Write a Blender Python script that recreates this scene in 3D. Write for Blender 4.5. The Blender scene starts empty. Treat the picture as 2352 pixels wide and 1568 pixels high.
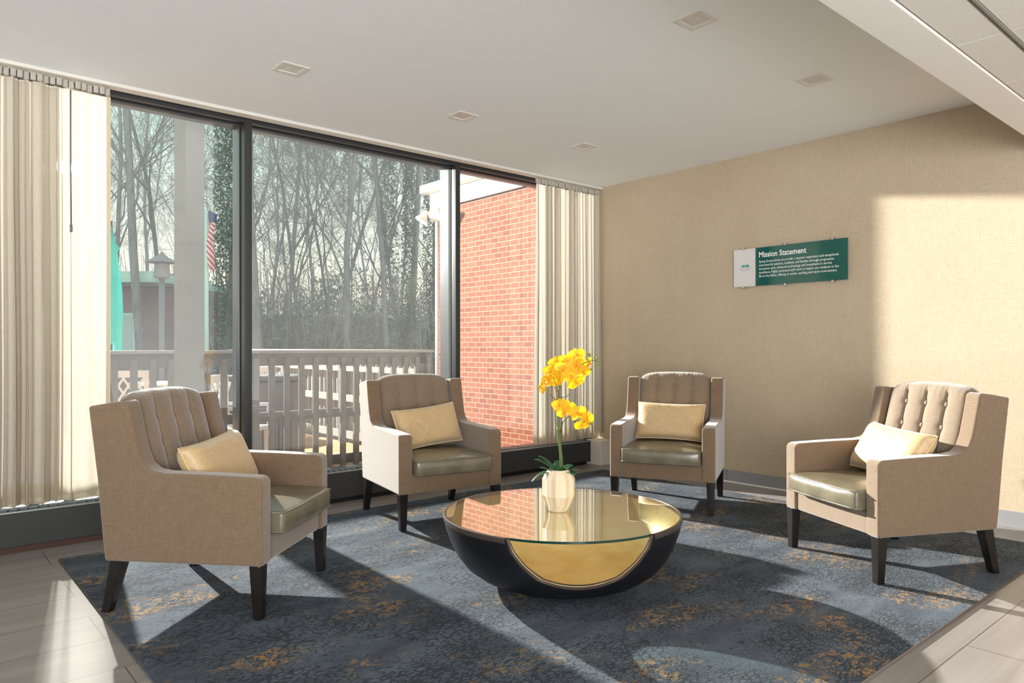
import bpy, bmesh, math, random
from mathutils import Vector, Matrix, noise
PI = math.pi
sc = bpy.context.scene
COL = sc.collection
R = random.Random(7)

# ------------------------------------------------------------------ helpers
def link(o, parent=None):
    COL.objects.link(o)
    if parent: o.parent = parent
    return o

def tag(o, label=None, cat=None, group=None, kind=None):
    if label: o['label'] = label
    if cat: o['category'] = cat
    if group: o['group'] = group
    if kind: o['kind'] = kind
    return o

def empty(name, loc=(0, 0, 0), rz=0.0, label=None, cat=None, group=None):
    o = bpy.data.objects.new(name, None)
    o.location = loc; o.rotation_euler = (0, 0, rz); o.empty_display_size = .1
    link(o); return tag(o, label, cat, group)

class MB:
    def __init__(s): s.v = []; s.f = []
    def add(s, vs, fs):
        n = len(s.v); s.v += [tuple(v) for v in vs]; s.f += [tuple(i + n for i in f) for f in fs]
        return s
    def box(s, x0, x1, y0, y1, z0, z1, M=None):
        vs = [(x, y, z) for z in (z0, z1) for y in (y0, y1) for x in (x0, x1)]
        if M: vs = [M @ Vector(v) for v in vs]
        return s.add(vs, [(0, 2, 3, 1), (4, 5, 7, 6), (0, 1, 5, 4), (2, 6, 7, 3), (0, 4, 6, 2), (1, 3, 7, 5)])
    def frustum(s, b, t, z0, z1):       # b,t = (x0,x1,y0,y1)
        vs = [(b[0], b[2], z0), (b[1], b[2], z0), (b[0], b[3], z0), (b[1], b[3], z0), (t[0], t[2], z1), (t[1], t[2], z1), (t[0], t[3], z1), (t[1], t[3], z1)]
        return s.add(vs, [(0, 2, 3, 1), (4, 5, 7, 6), (0, 1, 5, 4), (2, 6, 7, 3), (0, 4, 6, 2), (1, 3, 7, 5)])
    def tube(s, pts, rad, n=8, closed=False, caps=True):
        pts = [Vector(p) for p in pts]; m = len(pts)
        if not hasattr(rad, '__len__'): rad = [rad] * m
        vs = []; prev = None
        for i, p in enumerate(pts):
            if closed: d = pts[(i + 1) % m] - pts[i - 1]
            else: d = pts[min(i + 1, m - 1)] - pts[max(i - 1, 0)]
            if d.length < 1e-9: d = Vector((0, 0, 1))
            d.normalize()
            if prev is None:
                a = Vector((0, 0, 1)) if abs(d.z) < .9 else Vector((1, 0, 0))
                u = d.cross(a).normalized()
            else:
                u = prev - d * prev.dot(d)
                u = u.normalized() if u.length > 1e-6 else d.orthogonal().normalized()
            prev = u; w = d.cross(u)
            for k in range(n):
                a = 2 * PI * k / n
                vs.append(p + (u * math.cos(a) + w * math.sin(a)) * rad[i])
        fs = []
        for i in range(m if closed else m - 1):
            j = (i + 1) % m
            for k in range(n):
                l = (k + 1) % n
                fs.append((i * n + k, i * n + l, j * n + l, j * n + k))
        if caps and not closed:
            fs.append(tuple(range(n - 1, -1, -1))); fs.append(tuple((m - 1) * n + k for k in range(n)))
        return s.add(vs, fs)
    def lathe(s, prof, n=32, c=(0, 0, 0), capb=True, capt=True):
        vs = [(c[0] + r * math.cos(2 * PI * k / n), c[1] + r * math.sin(2 * PI * k / n), c[2] + z) for r, z in prof for k in range(n)]
        fs = []
        for i in range(len(prof) - 1):
            for k in range(n):
                l = (k + 1) % n
                fs.append((i * n + k, i * n + l, (i + 1) * n + l, (i + 1) * n + k))
        if capb: fs.append(tuple(range(n - 1, -1, -1)))
        if capt: fs.append(tuple((len(prof) - 1) * n + k for k in range(n)))
        return s.add(vs, fs)
    def grid(s, fn, nu, nv):
        vs = [fn(i / nu, j / nv) for j in range(nv + 1) for i in range(nu + 1)]
        w = nu + 1
        fs = [(j * w + i, j * w + i + 1, (j + 1) * w + i + 1, (j + 1) * w + i) for j in range(nv) for i in range(nu)]
        return s.add(vs, fs)
    def prism(s, poly, x0, x1):         # poly in (y,z), extruded in x
        n = len(poly)
        vs = [(x0, y, z) for y, z in poly] + [(x1, y, z) for y, z in poly]
        fs = [tuple(range(n)), tuple(range(2 * n - 1, n - 1, -1))]
        for i in range(n):
            j = (i + 1) % n
            fs.append((i, i + n, j + n, j))
        return s.add(vs, fs)
    def mesh(s, name, fix=True):
        me = bpy.data.meshes.new(name); me.from_pydata(s.v, [], s.f); me.validate()
        if fix:
            bm = bmesh.new(); bm.from_mesh(me); bmesh.ops.recalc_face_normals(bm, faces=bm.faces); bm.to_mesh(me); bm.free()
        return me
    def build(s, name, mat, parent=None, smooth=True, bevel=0, seg=3, weld=False, sub=0, auto=None, fix=True):
        me = s.mesh(name, fix)
        if weld:
            bm = bmesh.new(); bm.from_mesh(me); bmesh.ops.remove_doubles(bm, verts=bm.verts, dist=1e-5)
            bmesh.ops.recalc_face_normals(bm, faces=bm.faces); bm.to_mesh(me); bm.free()
        if smooth: me.shade_smooth()
        else: me.shade_flat()
        if auto: me.set_sharp_from_angle(angle=math.radians(auto))
        me.materials.append(mat)
        o = link(bpy.data.objects.new(name, me), parent)
        if bevel:
            b = o.modifiers.new('b', 'BEVEL'); b.width = bevel; b.segments = seg; b.limit_method = 'ANGLE'; b.angle_limit = math.radians(35)
            w = o.modifiers.new('w', 'WEIGHTED_NORMAL'); w.keep_sharp = False
        if sub:
            m = o.modifiers.new('s', 'SUBSURF'); m.levels = sub; m.render_levels = sub
        return o

def copy_tree(o, parent=None):
    c = o.copy(); COL.objects.link(c); c.parent = parent
    for ch in list(o.children): copy_tree(ch, c)
    return c

def lin(c):
    return tuple(((v / 255) / 12.92 if v / 255 <= .04045 else ((v / 255 + .055) / 1.055) ** 2.4) for v in c) + (1.0,)

# ------------------------------------------------------------------ node helpers
class NT:
    def __init__(s, name, world=False):
        if world:
            s.m = bpy.data.worlds.new(name); s.m.use_nodes = True
        else:
            s.m = bpy.data.materials.new(name); s.m.use_nodes = True
        s.t = s.m.node_tree; s.t.nodes.clear()
    def n(s, typ, _props=None, **ins):
        nd = s.t.nodes.new(typ)
        for k, v in (_props or {}).items(): setattr(nd, k, v)
        for k, v in ins.items():
            key = int(k[1:]) if k[0] == 'i' and k[1:].isdigit() else k.replace('_', ' ')
            sock = nd.inputs[key]
            if isinstance(v, bpy.types.NodeSocket): s.t.links.new(v, sock)
            else: sock.default_value = v
        return nd
    def coord(s, kind='Object', scale=(1, 1, 1), loc=(0, 0, 0), rot=(0, 0, 0)):
        c = s.n('ShaderNodeTexCoord')
        m = s.n('ShaderNodeMapping', Vector=c.outputs[kind], Scale=scale, Location=loc, Rotation=rot)
        return m.outputs[0]
    def ramp(s, fac, stops, interp='LINEAR'):
        r = s.n('ShaderNodeValToRGB', Fac=fac); cr = r.color_ramp; cr.interpolation = interp
        while len(cr.elements) < len(stops): cr.elements.new(.5)
        for e, (p, c) in zip(cr.elements, stops): e.position = p; e.color = c
        return r.outputs[0]
    def noise(s, vec, scale=5, detail=4, rough=.5, dist=0):
        return s.n('ShaderNodeTexNoise', Vector=vec, Scale=scale, Detail=detail, Roughness=rough, Distortion=dist).outputs[0]
    def mix(s, fac, a, b, blend='MIX'):
        nd = s.t.nodes.new('ShaderNodeMix'); nd.data_type = 'RGBA'; nd.blend_type = blend
        for sock, v in ((nd.inputs[0], fac), (nd.inputs[6], a), (nd.inputs[7], b)):
            if isinstance(v, bpy.types.NodeSocket): s.t.links.new(v, sock)
            else: sock.default_value = v
        return nd.outputs[2]
    def math(s, op, a, b=0.0, clamp=False):
        return s.n('ShaderNodeMath', dict(operation=op, use_clamp=clamp), i0=a, i1=b).outputs[0]
    def bump(s, h, strength=.3, dist=.01):
        return s.n('ShaderNodeBump', Height=h, Strength=strength, Distance=dist).outputs[0]
    def out(s, sh):
        o = s.n('ShaderNodeOutputMaterial', Surface=sh); return s.m
    def pbr(s, **k):
        p = s.n('ShaderNodeBsdfPrincipled', **k); return p.outputs[0]

def plain(name, col, rough=.5, metal=0.0, spec=.5, var=.0, vs=8):
    t = NT(name); c = lin(col)
    if var:
        f = t.noise(t.coord(), vs, 4)
        d = tuple(x * (1 - var) for x in c[:3]) + (1,); l = tuple(min(1, x * (1 + var)) for x in c[:3]) + (1,)
        c = t.ramp(f, [(.3, d), (.7, l)])
    return t.out(t.pbr(Base_Color=c, Roughness=rough, Metallic=metal, Specular_IOR_Level=spec))

# ------------------------------------------------------------------ materials
def m_wallpaper():
    t = NT('grasscloth_wallpaper')
    h = t.noise(t.coord(scale=(1, 9, 130)), 3, 5, .65); v = t.noise(t.coord(scale=(1, 140, 8), loc=(3, 1, 5)), 3, 5, .65)
    b = t.noise(t.coord(scale=(1, 16, 7)), 2.2, 3)
    c1 = t.ramp(h, [(.38, lin((172, 153, 128))), (.62, lin((200, 183, 160)))])
    c2 = t.ramp(v, [(.38, lin((170, 151, 126))), (.62, lin((201, 184, 161)))])
    sw = t.ramp(b, [(.44, (0, 0, 0, 1)), (.56, (1, 1, 1, 1))])
    c = t.mix(sw, c1, c2)
    c = t.mix(.35, c, t.ramp(t.noise(t.coord(), 1.3, 3), [(.3, lin((180, 162, 136))), (.7, lin((200, 184, 160)))]))
    hh = t.mix(sw, h, v)
    return t.out(t.pbr(Base_Color=c, Roughness=.55, Normal=t.bump(hh, .15, .003), Specular_IOR_Level=.35))

def m_floor():
    t = NT('plank_floor_tile')
    c = t.coord()
    br = t.n('ShaderNodeTexBrick', dict(offset=.5, squash=1), Vector=c, Color1=(.5, .5, .5, 1), Color2=(.6, .6, .6, 1), Mortar=(0, 0, 0, 1), Scale=1.0, Mortar_Size=.0022, Mortar_Smooth=.1, Bias=0.0, Brick_Width=1.2, Row_Height=.305)
    st = t.noise(t.coord(scale=(.5, 9, 1)), 2.0, 3, .5)
    base = t.ramp(st, [(.25, lin((128, 122, 118))), (.75, lin((152, 146, 142)))])
    base = t.mix(.12, base, br.outputs[0], 'OVERLAY')
    col = t.mix(br.outputs[1], base, lin((88, 80, 74)))
    return t.out(t.pbr(Base_Color=col, Roughness=.32, Normal=t.bump(t.math('SUBTRACT', 1.0, br.outputs[1]), .25, .002)))

def m_rug():
    t = NT('distressed_blue_rug')
    c = t.coord()
    wob = t.n('ShaderNodeTexNoise', Vector=c, Scale=9.0, Detail=4.0).outputs[1]
    vv = t.n('ShaderNodeMixRGB', Fac=.05, Color1=c, Color2=wob).outputs[0]
    vs = t.n('ShaderNodeMapping', Vector=vv, Scale=(28, 74, 1)).outputs[0]
    vo = t.n('ShaderNodeTexVoronoi', dict(feature='DISTANCE_TO_EDGE'), Vector=vs, Scale=1.0).outputs[0]
    pm = t.noise(c, 2.4, 4, .6)
    vo = t.math('ADD', vo, t.math('MULTIPLY', t.math('SUBTRACT', t.noise(c, 55, 3), .5), .16))
    w = t.math('MULTIPLY', t.ramp(pm, [(.40, (0, 0, 0, 1)), (.62, (1, 1, 1, 1))]), .15)
    crack = t.math('LESS_THAN', vo, t.math('ADD', w, .012))
    tone = t.noise(t.coord(scale=(1.6, 4.5, 1)), 1.3, 5, .65)
    base = t.ramp(tone, [(.30, lin((54, 62, 74))), (.50, lin((74, 84, 96))), (.72, lin((96, 105, 115)))])
    col = t.mix(t.math('MULTIPLY', crack, .72), base, lin((12, 15, 22)))
    gm = t.ramp(t.noise(t.coord(scale=(1, 1.7, 1), loc=(2.3, 4.1, 0)), 1.9, 4, .6), [(.53, (0, 0, 0, 1)), (.62, (1, 1, 1, 1))])
    gs = t.n('ShaderNodeMapping', Vector=vv, Scale=(52, 115, 1)).outputs[0]
    gv = t.n('ShaderNodeTexVoronoi', dict(feature='DISTANCE_TO_EDGE'), Vector=gs, Scale=1.0).outputs[0]
    gn = t.noise(c, 34, 3, .7)
    gl = t.math('MULTIPLY', t.math('MULTIPLY', t.math('LESS_THAN', gv, .15), t.math('GREATER_THAN', gn, .52)), gm)
    col = t.mix(t.math('MULTIPLY', gl, .85), col, lin((162, 124, 72)))
    fz = t.noise(c, 230, 3, .7)
    col = t.mix(.6, col, t.ramp(fz, [(.32, (.12, .12, .12, 1)), (.68, (.88, .88, .88, 1))]), 'OVERLAY')
    hgt = t.math('ADD', t.math('MULTIPLY', fz, .8), t.math('MULTIPLY', t.math('SUBTRACT', 1.0, crack), .6))
    return t.out(t.pbr(Base_Color=col, Roughness=.95, Specular_IOR_Level=.1, Sheen_Weight=.08, Sheen_Roughness=.5, Normal=t.bump(hgt, .75, .006)))

def m_fabric(name, col, col2, rough=.85, sc_=1.0, sheen=.55, bump=.2):
    t = NT(name)
    a = t.noise(t.coord(scale=(30 * sc_, 30 * sc_, 400 * sc_)), 1, 3, .6); b = t.noise(t.coord(scale=(350 * sc_, 350 * sc_, 25 * sc_)), 1, 3, .6)
    f = t.math('MULTIPLY', t.math('ADD', a, b), .5)
    c = t.ramp(f, [(.38, lin(col)), (.62, lin(col2))])
    return t.out(t.pbr(Base_Color=c, Roughness=rough, Specular_IOR_Level=.2, Sheen_Weight=sheen, Sheen_Roughness=.5, Normal=t.bump(f, bump, .003)))

def m_leather():
    t = NT('olive_grey_leather')
    f = t.noise(t.coord(), 9, 5, .6)
    c = t.ramp(f, [(.3, lin((94, 86, 68))), (.7, lin((122, 114, 94)))])
    return t.out(t.pbr(Base_Color=c, Roughness=.3, Specular_IOR_Level=.6, Coat_Weight=.35, Coat_Roughness=.15, Normal=t.bump(t.math('ADD', t.noise(t.coord(), 5, 3), t.math('MULTIPLY', t.noise(t.coord(), 180, 2), .12)), .25, .01)))

def m_pillow():
    t = NT('cream_satin_damask')
    f = t.noise(t.coord(scale=(1, 1, 1.5)), 60, 3, .6, 1.5)
    c = t.ramp(f, [(.35, lin((192, 161, 116))), (.65, lin((207, 178, 134)))])
    return t.out(t.pbr(Base_Color=c, Roughness=.42, Specular_IOR_Level=.4, Sheen_Weight=.4, Normal=t.bump(t.noise(t.coord(), 7, 4), .35, .02)))

def m_brick():
    t = NT('sunlit_red_brick')
    c = t.n('ShaderNodeTexCoord').outputs['Object']
    sp = t.n('ShaderNodeSeparateXYZ', Vector=c).outputs
    v = t.n('ShaderNodeCombineXYZ', X=sp[1], Y=sp[2], Z=0.0).outputs[0]
    br = t.n('ShaderNodeTexBrick', dict(offset=.5, squash=1), Vector=v, Color1=(0, 0, 0, 1), Color2=(1, 1, 1, 1), Mortar=(.5, .5, .5, 1), Scale=1.0, Mortar_Size=.0038, Mortar_Smooth=.2, Bias=0.0, Brick_Width=.163, Row_Height=.0687)
    base = t.ramp(br.outputs[0], [(0, lin((112, 58, 44))), (.35, lin((134, 74, 53))), (.7, lin((144, 86, 62))), (1, lin((124, 66, 50)))])
    base = t.mix(.35, base, t.ramp(t.noise(v, 45, 4, .7), [(.3, lin((108, 56, 42))), (.7, lin((154, 96, 72)))]))
    col = t.mix(br.outputs[1], base, lin((172, 148, 128)))
    return t.out(t.pbr(Base_Color=col, Roughness=.85, Specular_IOR_Level=.2, Normal=t.bump(t.math('SUBTRACT', 1.0, br.outputs[1]), .4, .004)))

def m_glass(name, tint=(.93, .97, .95, 1), refl=1.0, dirt=.03, f0=.0):
    t = NT(name)
    tr = t.n('ShaderNodeBsdfTransparent', Color=tint).outputs[0]
    gl = t.n('ShaderNodeBsdfGlossy', Color=(1, 1, 1, 1), Roughness=0.0).outputs[0]
    fc = t.n('ShaderNodeLayerWeight', Blend=.5).outputs['Facing']
    fr = t.math('ADD', .04, t.math('MULTIPLY', .96, t.math('POWER', fc, 5.0)))
    fac = t.math('MULTIPLY', fr, refl, clamp=True)
    sh = t.n('ShaderNodeMixShader', i0=fac, i1=tr, i2=gl).outputs[0]
    if dirt:
        df = t.n('ShaderNodeBsdfTranslucent', Color=(.9, .93, .95, 1)).outputs[0]
        d2 = t.n('ShaderNodeBsdfDiffuse', Color=(.8, .82, .84, 1)).outputs[0]
        dd = t.n('ShaderNodeMixShader', i0=.5, i1=df, i2=d2).outputs[0]
        dn = t.math('MULTIPLY', t.ramp(t.noise(t.coord(), 3, 6, .7), [(.3, (.6, .6, .6, 1)), (.8, (1, 1, 1, 1))]), dirt)
        sh = t.n('ShaderNodeMixShader', i0=dn, i1=sh, i2=dd).outputs[0]
    return t.out(sh)

def m_curtain(name, col=(206, 198, 184), transp=.015, dens=0.0):
    t = NT(name)
    f = t.noise(t.coord(scale=(300, 300, 40)), 1, 3, .6)
    c = t.ramp(f, [(.35, lin(tuple(x * .93 for x in col))), (.65, lin(col))])
    d = t.n('ShaderNodeBsdfDiffuse', Color=c).outputs[0]
    tl = t.n('ShaderNodeBsdfTranslucent', Color=lin((226, 218, 203))).outputs[0]
    rf = t.n('ShaderNodeBsdfRefraction', Color=(.95, .93, .88, 1), Roughness=.22, IOR=1.02).outputs[0]
    tp = t.n('ShaderNodeBsdfTransparent', Color=(1, .98, .95, 1)).outputs[0]
    s = t.n('ShaderNodeMixShader', i0=.25, i1=d, i2=tl).outputs[0]
    s = t.n('ShaderNodeMixShader', i0=.06, i1=s, i2=rf).outputs[0]
    s = t.n('ShaderNodeMixShader', i0=transp, i1=s, i2=tp).outputs[0]
    return t.out(s)

def m_brass():
    t = NT('brushed_gold_lining')
    f = t.noise(t.coord(scale=(2, 2, 6)), 4, 4)
    c = t.ramp(f, [(.3, lin((236, 192, 116))), (.7, lin((250, 218, 150)))])
    return t.out(t.pbr(Base_Color=c, Metallic=.3, Roughness=.32))

def m_deck():
    t = NT('deck_boards')
    c = t.coord()
    br = t.n('ShaderNodeTexBrick', dict(offset=.37), Vector=c, Color1=(0, 0, 0, 1), Color2=(1, 1, 1, 1), Mortar=(.5, .5, .5, 1), Scale=1.0, Mortar_Size=.004, Brick_Width=3.0, Row_Height=.14)
    st = t.noise(t.coord(scale=(1.5, 20, 1)), 3, 4)
    base = t.mix(.5, t.ramp(br.outputs[0], [(0, lin((160, 120, 86))), (1, lin((178, 140, 104)))]), t.ramp(st, [(.3, lin((150, 112, 80))), (.7, lin((184, 150, 116)))]))
    return t.out(t.pbr(Base_Color=t.mix(br.outputs[1], base, lin((90, 66, 48))), Roughness=.8))

def m_bark(name, c1, c2):
    t = NT(name)
    f = t.noise(t.coord(scale=(3, 3, .7)), 4, 4, .7)
    return t.out(t.pbr(Base_Color=t.ramp(f, [(.3, lin(c1)), (.7, lin(c2))]), Roughness=.95, Specular_IOR_Level=.05))

M = {}
M['wallpaper'] = m_wallpaper(); M['floor'] = m_floor(); M['rug'] = m_rug()
M['ceiling'] = plain('ceiling_paint', (238, 241, 243), .9, spec=.1, var=.01, vs=1)
M['soffit'] = plain('soffit_paint', (226, 222, 216), .85, spec=.1)
M['tile'] = plain('acoustic_tile', (216, 211, 203), .95, spec=.05, var=.03, vs=60)
M['groove'] = plain('tile_groove', (140, 136, 128), .9)
M['chair'] = m_fabric('taupe_linen_upholstery', (112, 91, 70), (129, 107, 85))
M['chairback'] = m_fabric('taupe_linen_cushion', (120, 102, 83), (137, 119, 100))
M['leather'] = m_leather(); M['pillow'] = m_pillow()
M['pillow_pipe'] = plain('pillow_piping', (214, 186, 138), .5)
M['leg'] = plain('espresso_wood', (26, 21, 19), .32, var=.3, vs=20)
M['frame'] = plain('dark_anodised_frame', (58, 60, 62), .38, metal=.3)
M['frame_in'] = plain('frame_side_metal', (120, 122, 128), .3, metal=.7)
M['radiator'] = plain('charcoal_radiator_paint', (46, 48, 48), .55, var=.05)
M['fin'] = plain('radiator_fin_metal', (170, 176, 178), .35, metal=.7)
M['black'] = plain('black_gap', (12, 10, 9), .8)
M['redwood'] = plain('reddish_base_board', (70, 40, 30), .6, var=.2)
M['track'] = plain('white_track', (222, 218, 210), .5)
M['curtain'] = m_curtain('sheer_cream_curtain'); M['hem'] = m_curtain('curtain_hem', (205, 192, 168), .0)
M['tape'] = m_curtain('curtain_heading_tape', (212, 208, 202), .0)
M['glass'] = m_glass('window_glass', refl=1.3, dirt=.06)
M['tglass'] = m_glass('table_glass', (.86, .95, .90, 1), refl=2.2, dirt=0)
M['tedge'] = plain('glass_edge_green', (14, 52, 44), .1)
M['bowl'] = plain('black_bronze_bowl', (24, 24, 28), .42, metal=.2, spec=.5)
M['brass'] = m_brass()
M['rim'] = plain('bronze_rim', (104, 90, 82), .3, metal=.6)
M['vase'] = plain('cream_ceramic', (228, 208, 178), .22, spec=.5)
M['petal'] = (lambda t: t.out(t.n('ShaderNodeMixShader', i0=.35, i1=t.pbr(Base_Color=t.ramp(t.noise(t.coord(), 30, 3), [(.3, lin((236, 186, 22))), (.7, lin((248, 208, 44)))]), Roughness=.5), i2=t.n('ShaderNodeBsdfTranslucent', Color=lin((255, 205, 20))).outputs[0]).outputs[0]))(NT('yellow_petal'))
M['lip'] = plain('orchid_lip', (232, 158, 30), .5)
M['stem'] = plain('green_stem', (74, 92, 40), .5, var=.2, vs=30)
M['leaf'] = plain('dark_green_leaf', (38, 84, 50), .35, var=.35, vs=12)
M['bud'] = plain('green_bud', (120, 128, 38), .5)
M['stake'] = plain('bamboo_stake', (170, 118, 54), .6)
M['moss'] = plain('planting_moss', (70, 52, 34), .95)
M['tie'] = plain('tan_tie', (196, 148, 96), .6)
M['green'] = plain('dark_green_acrylic', (10, 84, 76), .08, spec=.6)
M['white_ac'] = plain('white_acrylic', (214, 210, 208), .1, spec=.6)
M['txt'] = plain('white_lettering', (240, 240, 236), .5)
M['grey_txt'] = plain('grey_lettering', (150, 158, 154), .5)
M['logo_b'] = plain('logo_blue_green', (70, 160, 170), .5); M['logo_g'] = plain('logo_green', (52, 160, 104), .5)
M['steel'] = plain('brushed_steel', (200, 200, 198), .25, metal=.9)
M['baseb'] = plain('grey_tile_skirting', (142, 140, 142), .3, var=.05, vs=3)
M['white'] = plain('white_paint', (222, 218, 212), .5)
M['boxp'] = plain('beige_cover_paint', (228, 220, 212), .5)
M['brick'] = m_brick(); M['deck'] = m_deck()
M['fascia'] = plain('white_fascia_paint', (226, 222, 212), .6, var=.04, vs=2)
M['rail'] = plain('weathered_grey_rail', (112, 108, 106), .7, var=.12, vs=14)
M['rail_sunlit'] = plain('sunlit_rail', (150, 145, 140), .7, var=.06)  # paler copy of the rail grey, sunlight put into the colour
M['column'] = plain('grey_column_paint', (138, 136, 134), .6, var=.05, vs=3)
M['darkbox'] = plain('dark_grey_cabinet', (84, 84, 90), .6, var=.06)
M['wfurn'] = plain('white_garden_furniture', (226, 222, 216), .5)
M['teal'] = (lambda t: t.out(t.n('ShaderNodeMixShader', i0=.5, i1=t.n('ShaderNodeBsdfDiffuse', Color=lin((70, 200, 195))).outputs[0], i2=t.n('ShaderNodeBsdfTranslucent', Color=lin((90, 225, 215))).outputs[0]).outputs[0]))(NT('teal_umbrella_cloth'))
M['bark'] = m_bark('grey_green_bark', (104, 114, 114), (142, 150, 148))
M['bark_far'] = m_bark('hazy_bark', (148, 162, 162), (178, 190, 188))  # paler bark for far trees, distance haze put into the colour
M['ivy'] = m_bark('ivy_leaves', (92, 116, 106), (120, 140, 130))
M['thicket'] = m_bark('thicket_stems', (112, 126, 122), (146, 158, 152))
M['ground'] = m_bark('woodland_floor', (104, 112, 104), (134, 138, 128))
M['build'] = plain('brown_outbuilding_wall', (124, 108, 104), .9, var=.15, vs=2)
M['mint'] = plain('pale_mint_trim', (176, 224, 210), .5)
M['lampm'] = plain('grey_lantern_metal', (120, 130, 134), .6)
M['pole'] = plain('pale_mint_pole', (180, 226, 214), .4)
def m_flag():
    t = NT('striped_flag_cloth')
    sp = t.n('ShaderNodeSeparateXYZ', Vector=t.coord(rot=(0, 0, 0))).outputs
    k = t.math('ADD', t.math('MULTIPLY', sp[2], 9.0), t.math('MULTIPLY', sp[0], 14.0))
    f = t.math('GREATER_THAN', t.math('FRACT', k), .5)
    c = t.mix(f, lin((186, 60, 80)), lin((236, 228, 226)))
    cant = t.math('GREATER_THAN', sp[2], .88)
    return t.out(t.pbr(Base_Color=t.mix(cant, c, lin((70, 80, 130))), Roughness=.8))
M['flag'] = m_flag()

# ------------------------------------------------------------------ ROOM SHELL
XR = 5.166; ZC = 2.635; YG = 4.88
def struct(name, mb, mat, parent=None, **k):
    o = mb.build(name, mat, parent, **k)
    if parent is None: o['kind'] = 'structure'
    return o
struct('floor', MB().box(-3.2, XR + .15, -3.5, 5.02, -.12, 0), M['floor'], smooth=False)
struct('ceiling', MB().box(-3.2, XR + .15, 1.0, 5.02, ZC, ZC + .15), M['ceiling'], smooth=False)
struct('wall_right', MB().box(XR, XR + .15, -3.5, 5.02, -.02, ZC + .1), M['wallpaper'], smooth=False)
struct('wall_window_lower', MB().box(-3.2, XR, 4.80, 5.02, 0, .10), M['frame'], smooth=False)['kind'] = 'structure'
# dropped ceiling (lower soffit with tiles), its edge runs parallel to the window wall
zs = 2.25; ye = 1.146
sf = MB().box(-3.2, XR, .985, ye, zs, ZC)
so = struct('ceiling_soffit', sf, M['soffit'], smooth=False, bevel=.004, seg=2)
tg = MB()
for (y0, y1) in ((.825, .985),):
    x = -3.2 + (2.497 + 3.2) % .595
    while x < XR:
        tg.box(x + .004, min(x + .591, XR), y0 + .004, y1 - .008, zs + .006, zs + .05); x += .595
for k in range(7):
    y1 = .80 - k * .60
    x = -3.2 + (2.497 + 3.2) % .595
    while x < XR:
        tg.box(x + .004, min(x + .591, XR), y1 - .592, y1, zs + .006, zs + .05); x += .595
struct('ceiling_tiles', tg, M['tile'], smooth=False)
struct('ceiling_grid', MB().box(-3.2, XR, -3.5, .985, zs + .018, zs + .06).box(-3.2, XR, .803, .812, zs + .002, zs + .02), M['groove'], smooth=False)

# window frame: header, sill, mullions
hd = MB().box(-3.2, XR, 4.80, 5.02, 2.603, ZC).box(-3.2, XR, 4.80, 5.02, .10, .19)
struct('trim_window_head', MB().box(-3.2, XR, 4.80, 5.02, 2.603, ZC).box(-3.2, XR, 4.86, 4.875, 2.59, 2.603), M['frame'], smooth=False, bevel=.002, seg=1)
struct('trim_window_sill', MB().box(-3.2, XR, 4.80, 5.02, .10, .19), M['frame'], smooth=False, bevel=.002, seg=1)
mx = [(-1.70, -1.65), (.02, .07), (1.771, 1.821), (3.514, 3.561), (XR - .03, XR)]
prev = -3.2
for i, (a, b) in enumerate(mx):
    w = empty('window_%d' % (i + 1)); w['kind'] = 'structure'
    # mullion at the right side of this light
    MB().box(a, b, 4.80, 4.865, .19, 2.603).build('mullion', M['frame'], w, smooth=False, bevel=.003, seg=1)
    MB().box(a - .004, b + .004, 4.895, 5.02, .19, 2.603).build('outer_mullion', M['frame_in'], w, smooth=False, bevel=.003, seg=1)
    MB().box(a - .002, b + .002, 4.866, 4.894, .19, 2.603).build('gasket', M['black'], w, smooth=False)
    MB().add([(prev, YG, .19), (a, YG, .19), (a, YG, 2.603), (prev, YG, 2.603)], [(0, 1, 2, 3)]).build('pane', M['glass'], w, smooth=False)
    prev = b

# skirting tiles on the right wall
bb = MB(); y = 4.5
while y > -3.4:
    bb.box(XR - .011, XR, y - .596, y, .0, .102); y -= .6
struct('baseboard_right', bb, M['baseb'], smooth=False, bevel=.0015, seg=1)
struct('trim_1', MB().box(XR - .03, XR - .011, 2.75, 4.2, 0, .014), M['white'], smooth=False, bevel=.004, seg=2)

# ------------------------------------------------------------------ radiator, cover box, track
rad = empty('baseboard_radiator', (0, 0, 0), 0, 'long charcoal convector radiator running under the windows with slatted top', 'radiator')
MB().box(-3.2, 4.93, 4.622, 4.632, .036, .222).build('front_panel', M['radiator'], rad, smooth=False, bevel=.003, seg=2)
MB().box(-3.2, 4.93, 4.66, 4.795, .0, .15).build('inner_casing', M['black'], rad, smooth=False)
g = MB(); x = -3.2
while x < 4.9:
    g.add([(x, 4.632, .222), (x + .004, 4.632, .222), (x + .034, 4.735, .222), (x + .030, 4.735, .222), (x, 4.632, .19), (x + .004, 4.632, .19), (x + .034, 4.735, .19), (x + .030, 4.735, .19)],
          [(0, 1, 2, 3), (0, 4, 5, 1), (1, 5, 6, 2), (2, 6, 7, 3), (3, 7, 4, 0)]); x += .046
g.box(-3.2, 4.93, 4.735, 4.741, .19, .223).box(-3.2, 4.93, 4.618, 4.634, .217, .2245)
g.build('top_grille', M['fin'], rad, smooth=False)
MB().box(-3.2, 1.6, 4.64, 4.70, .0, .034).build('base_board', M['redwood'], rad, smooth=False)
MB().box(4.93, 4.945, 4.622, 4.74, .03, .2245).build('end_cap', M['radiator'], rad, smooth=False)
b = MB().box(4.95, 5.15, 4.50, 4.70, 0, .222).build('pipe_cover_box', M['boxp'], None, smooth=False, bevel=.006)
tag(b, 'small beige boxed cover on the floor at the end of the radiator in the corner', 'box')
MB().box(4.954, 5.146, 4.496, 4.704, .222, .227).build('lid', M['boxp'], b, smooth=False, bevel=.002)

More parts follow.
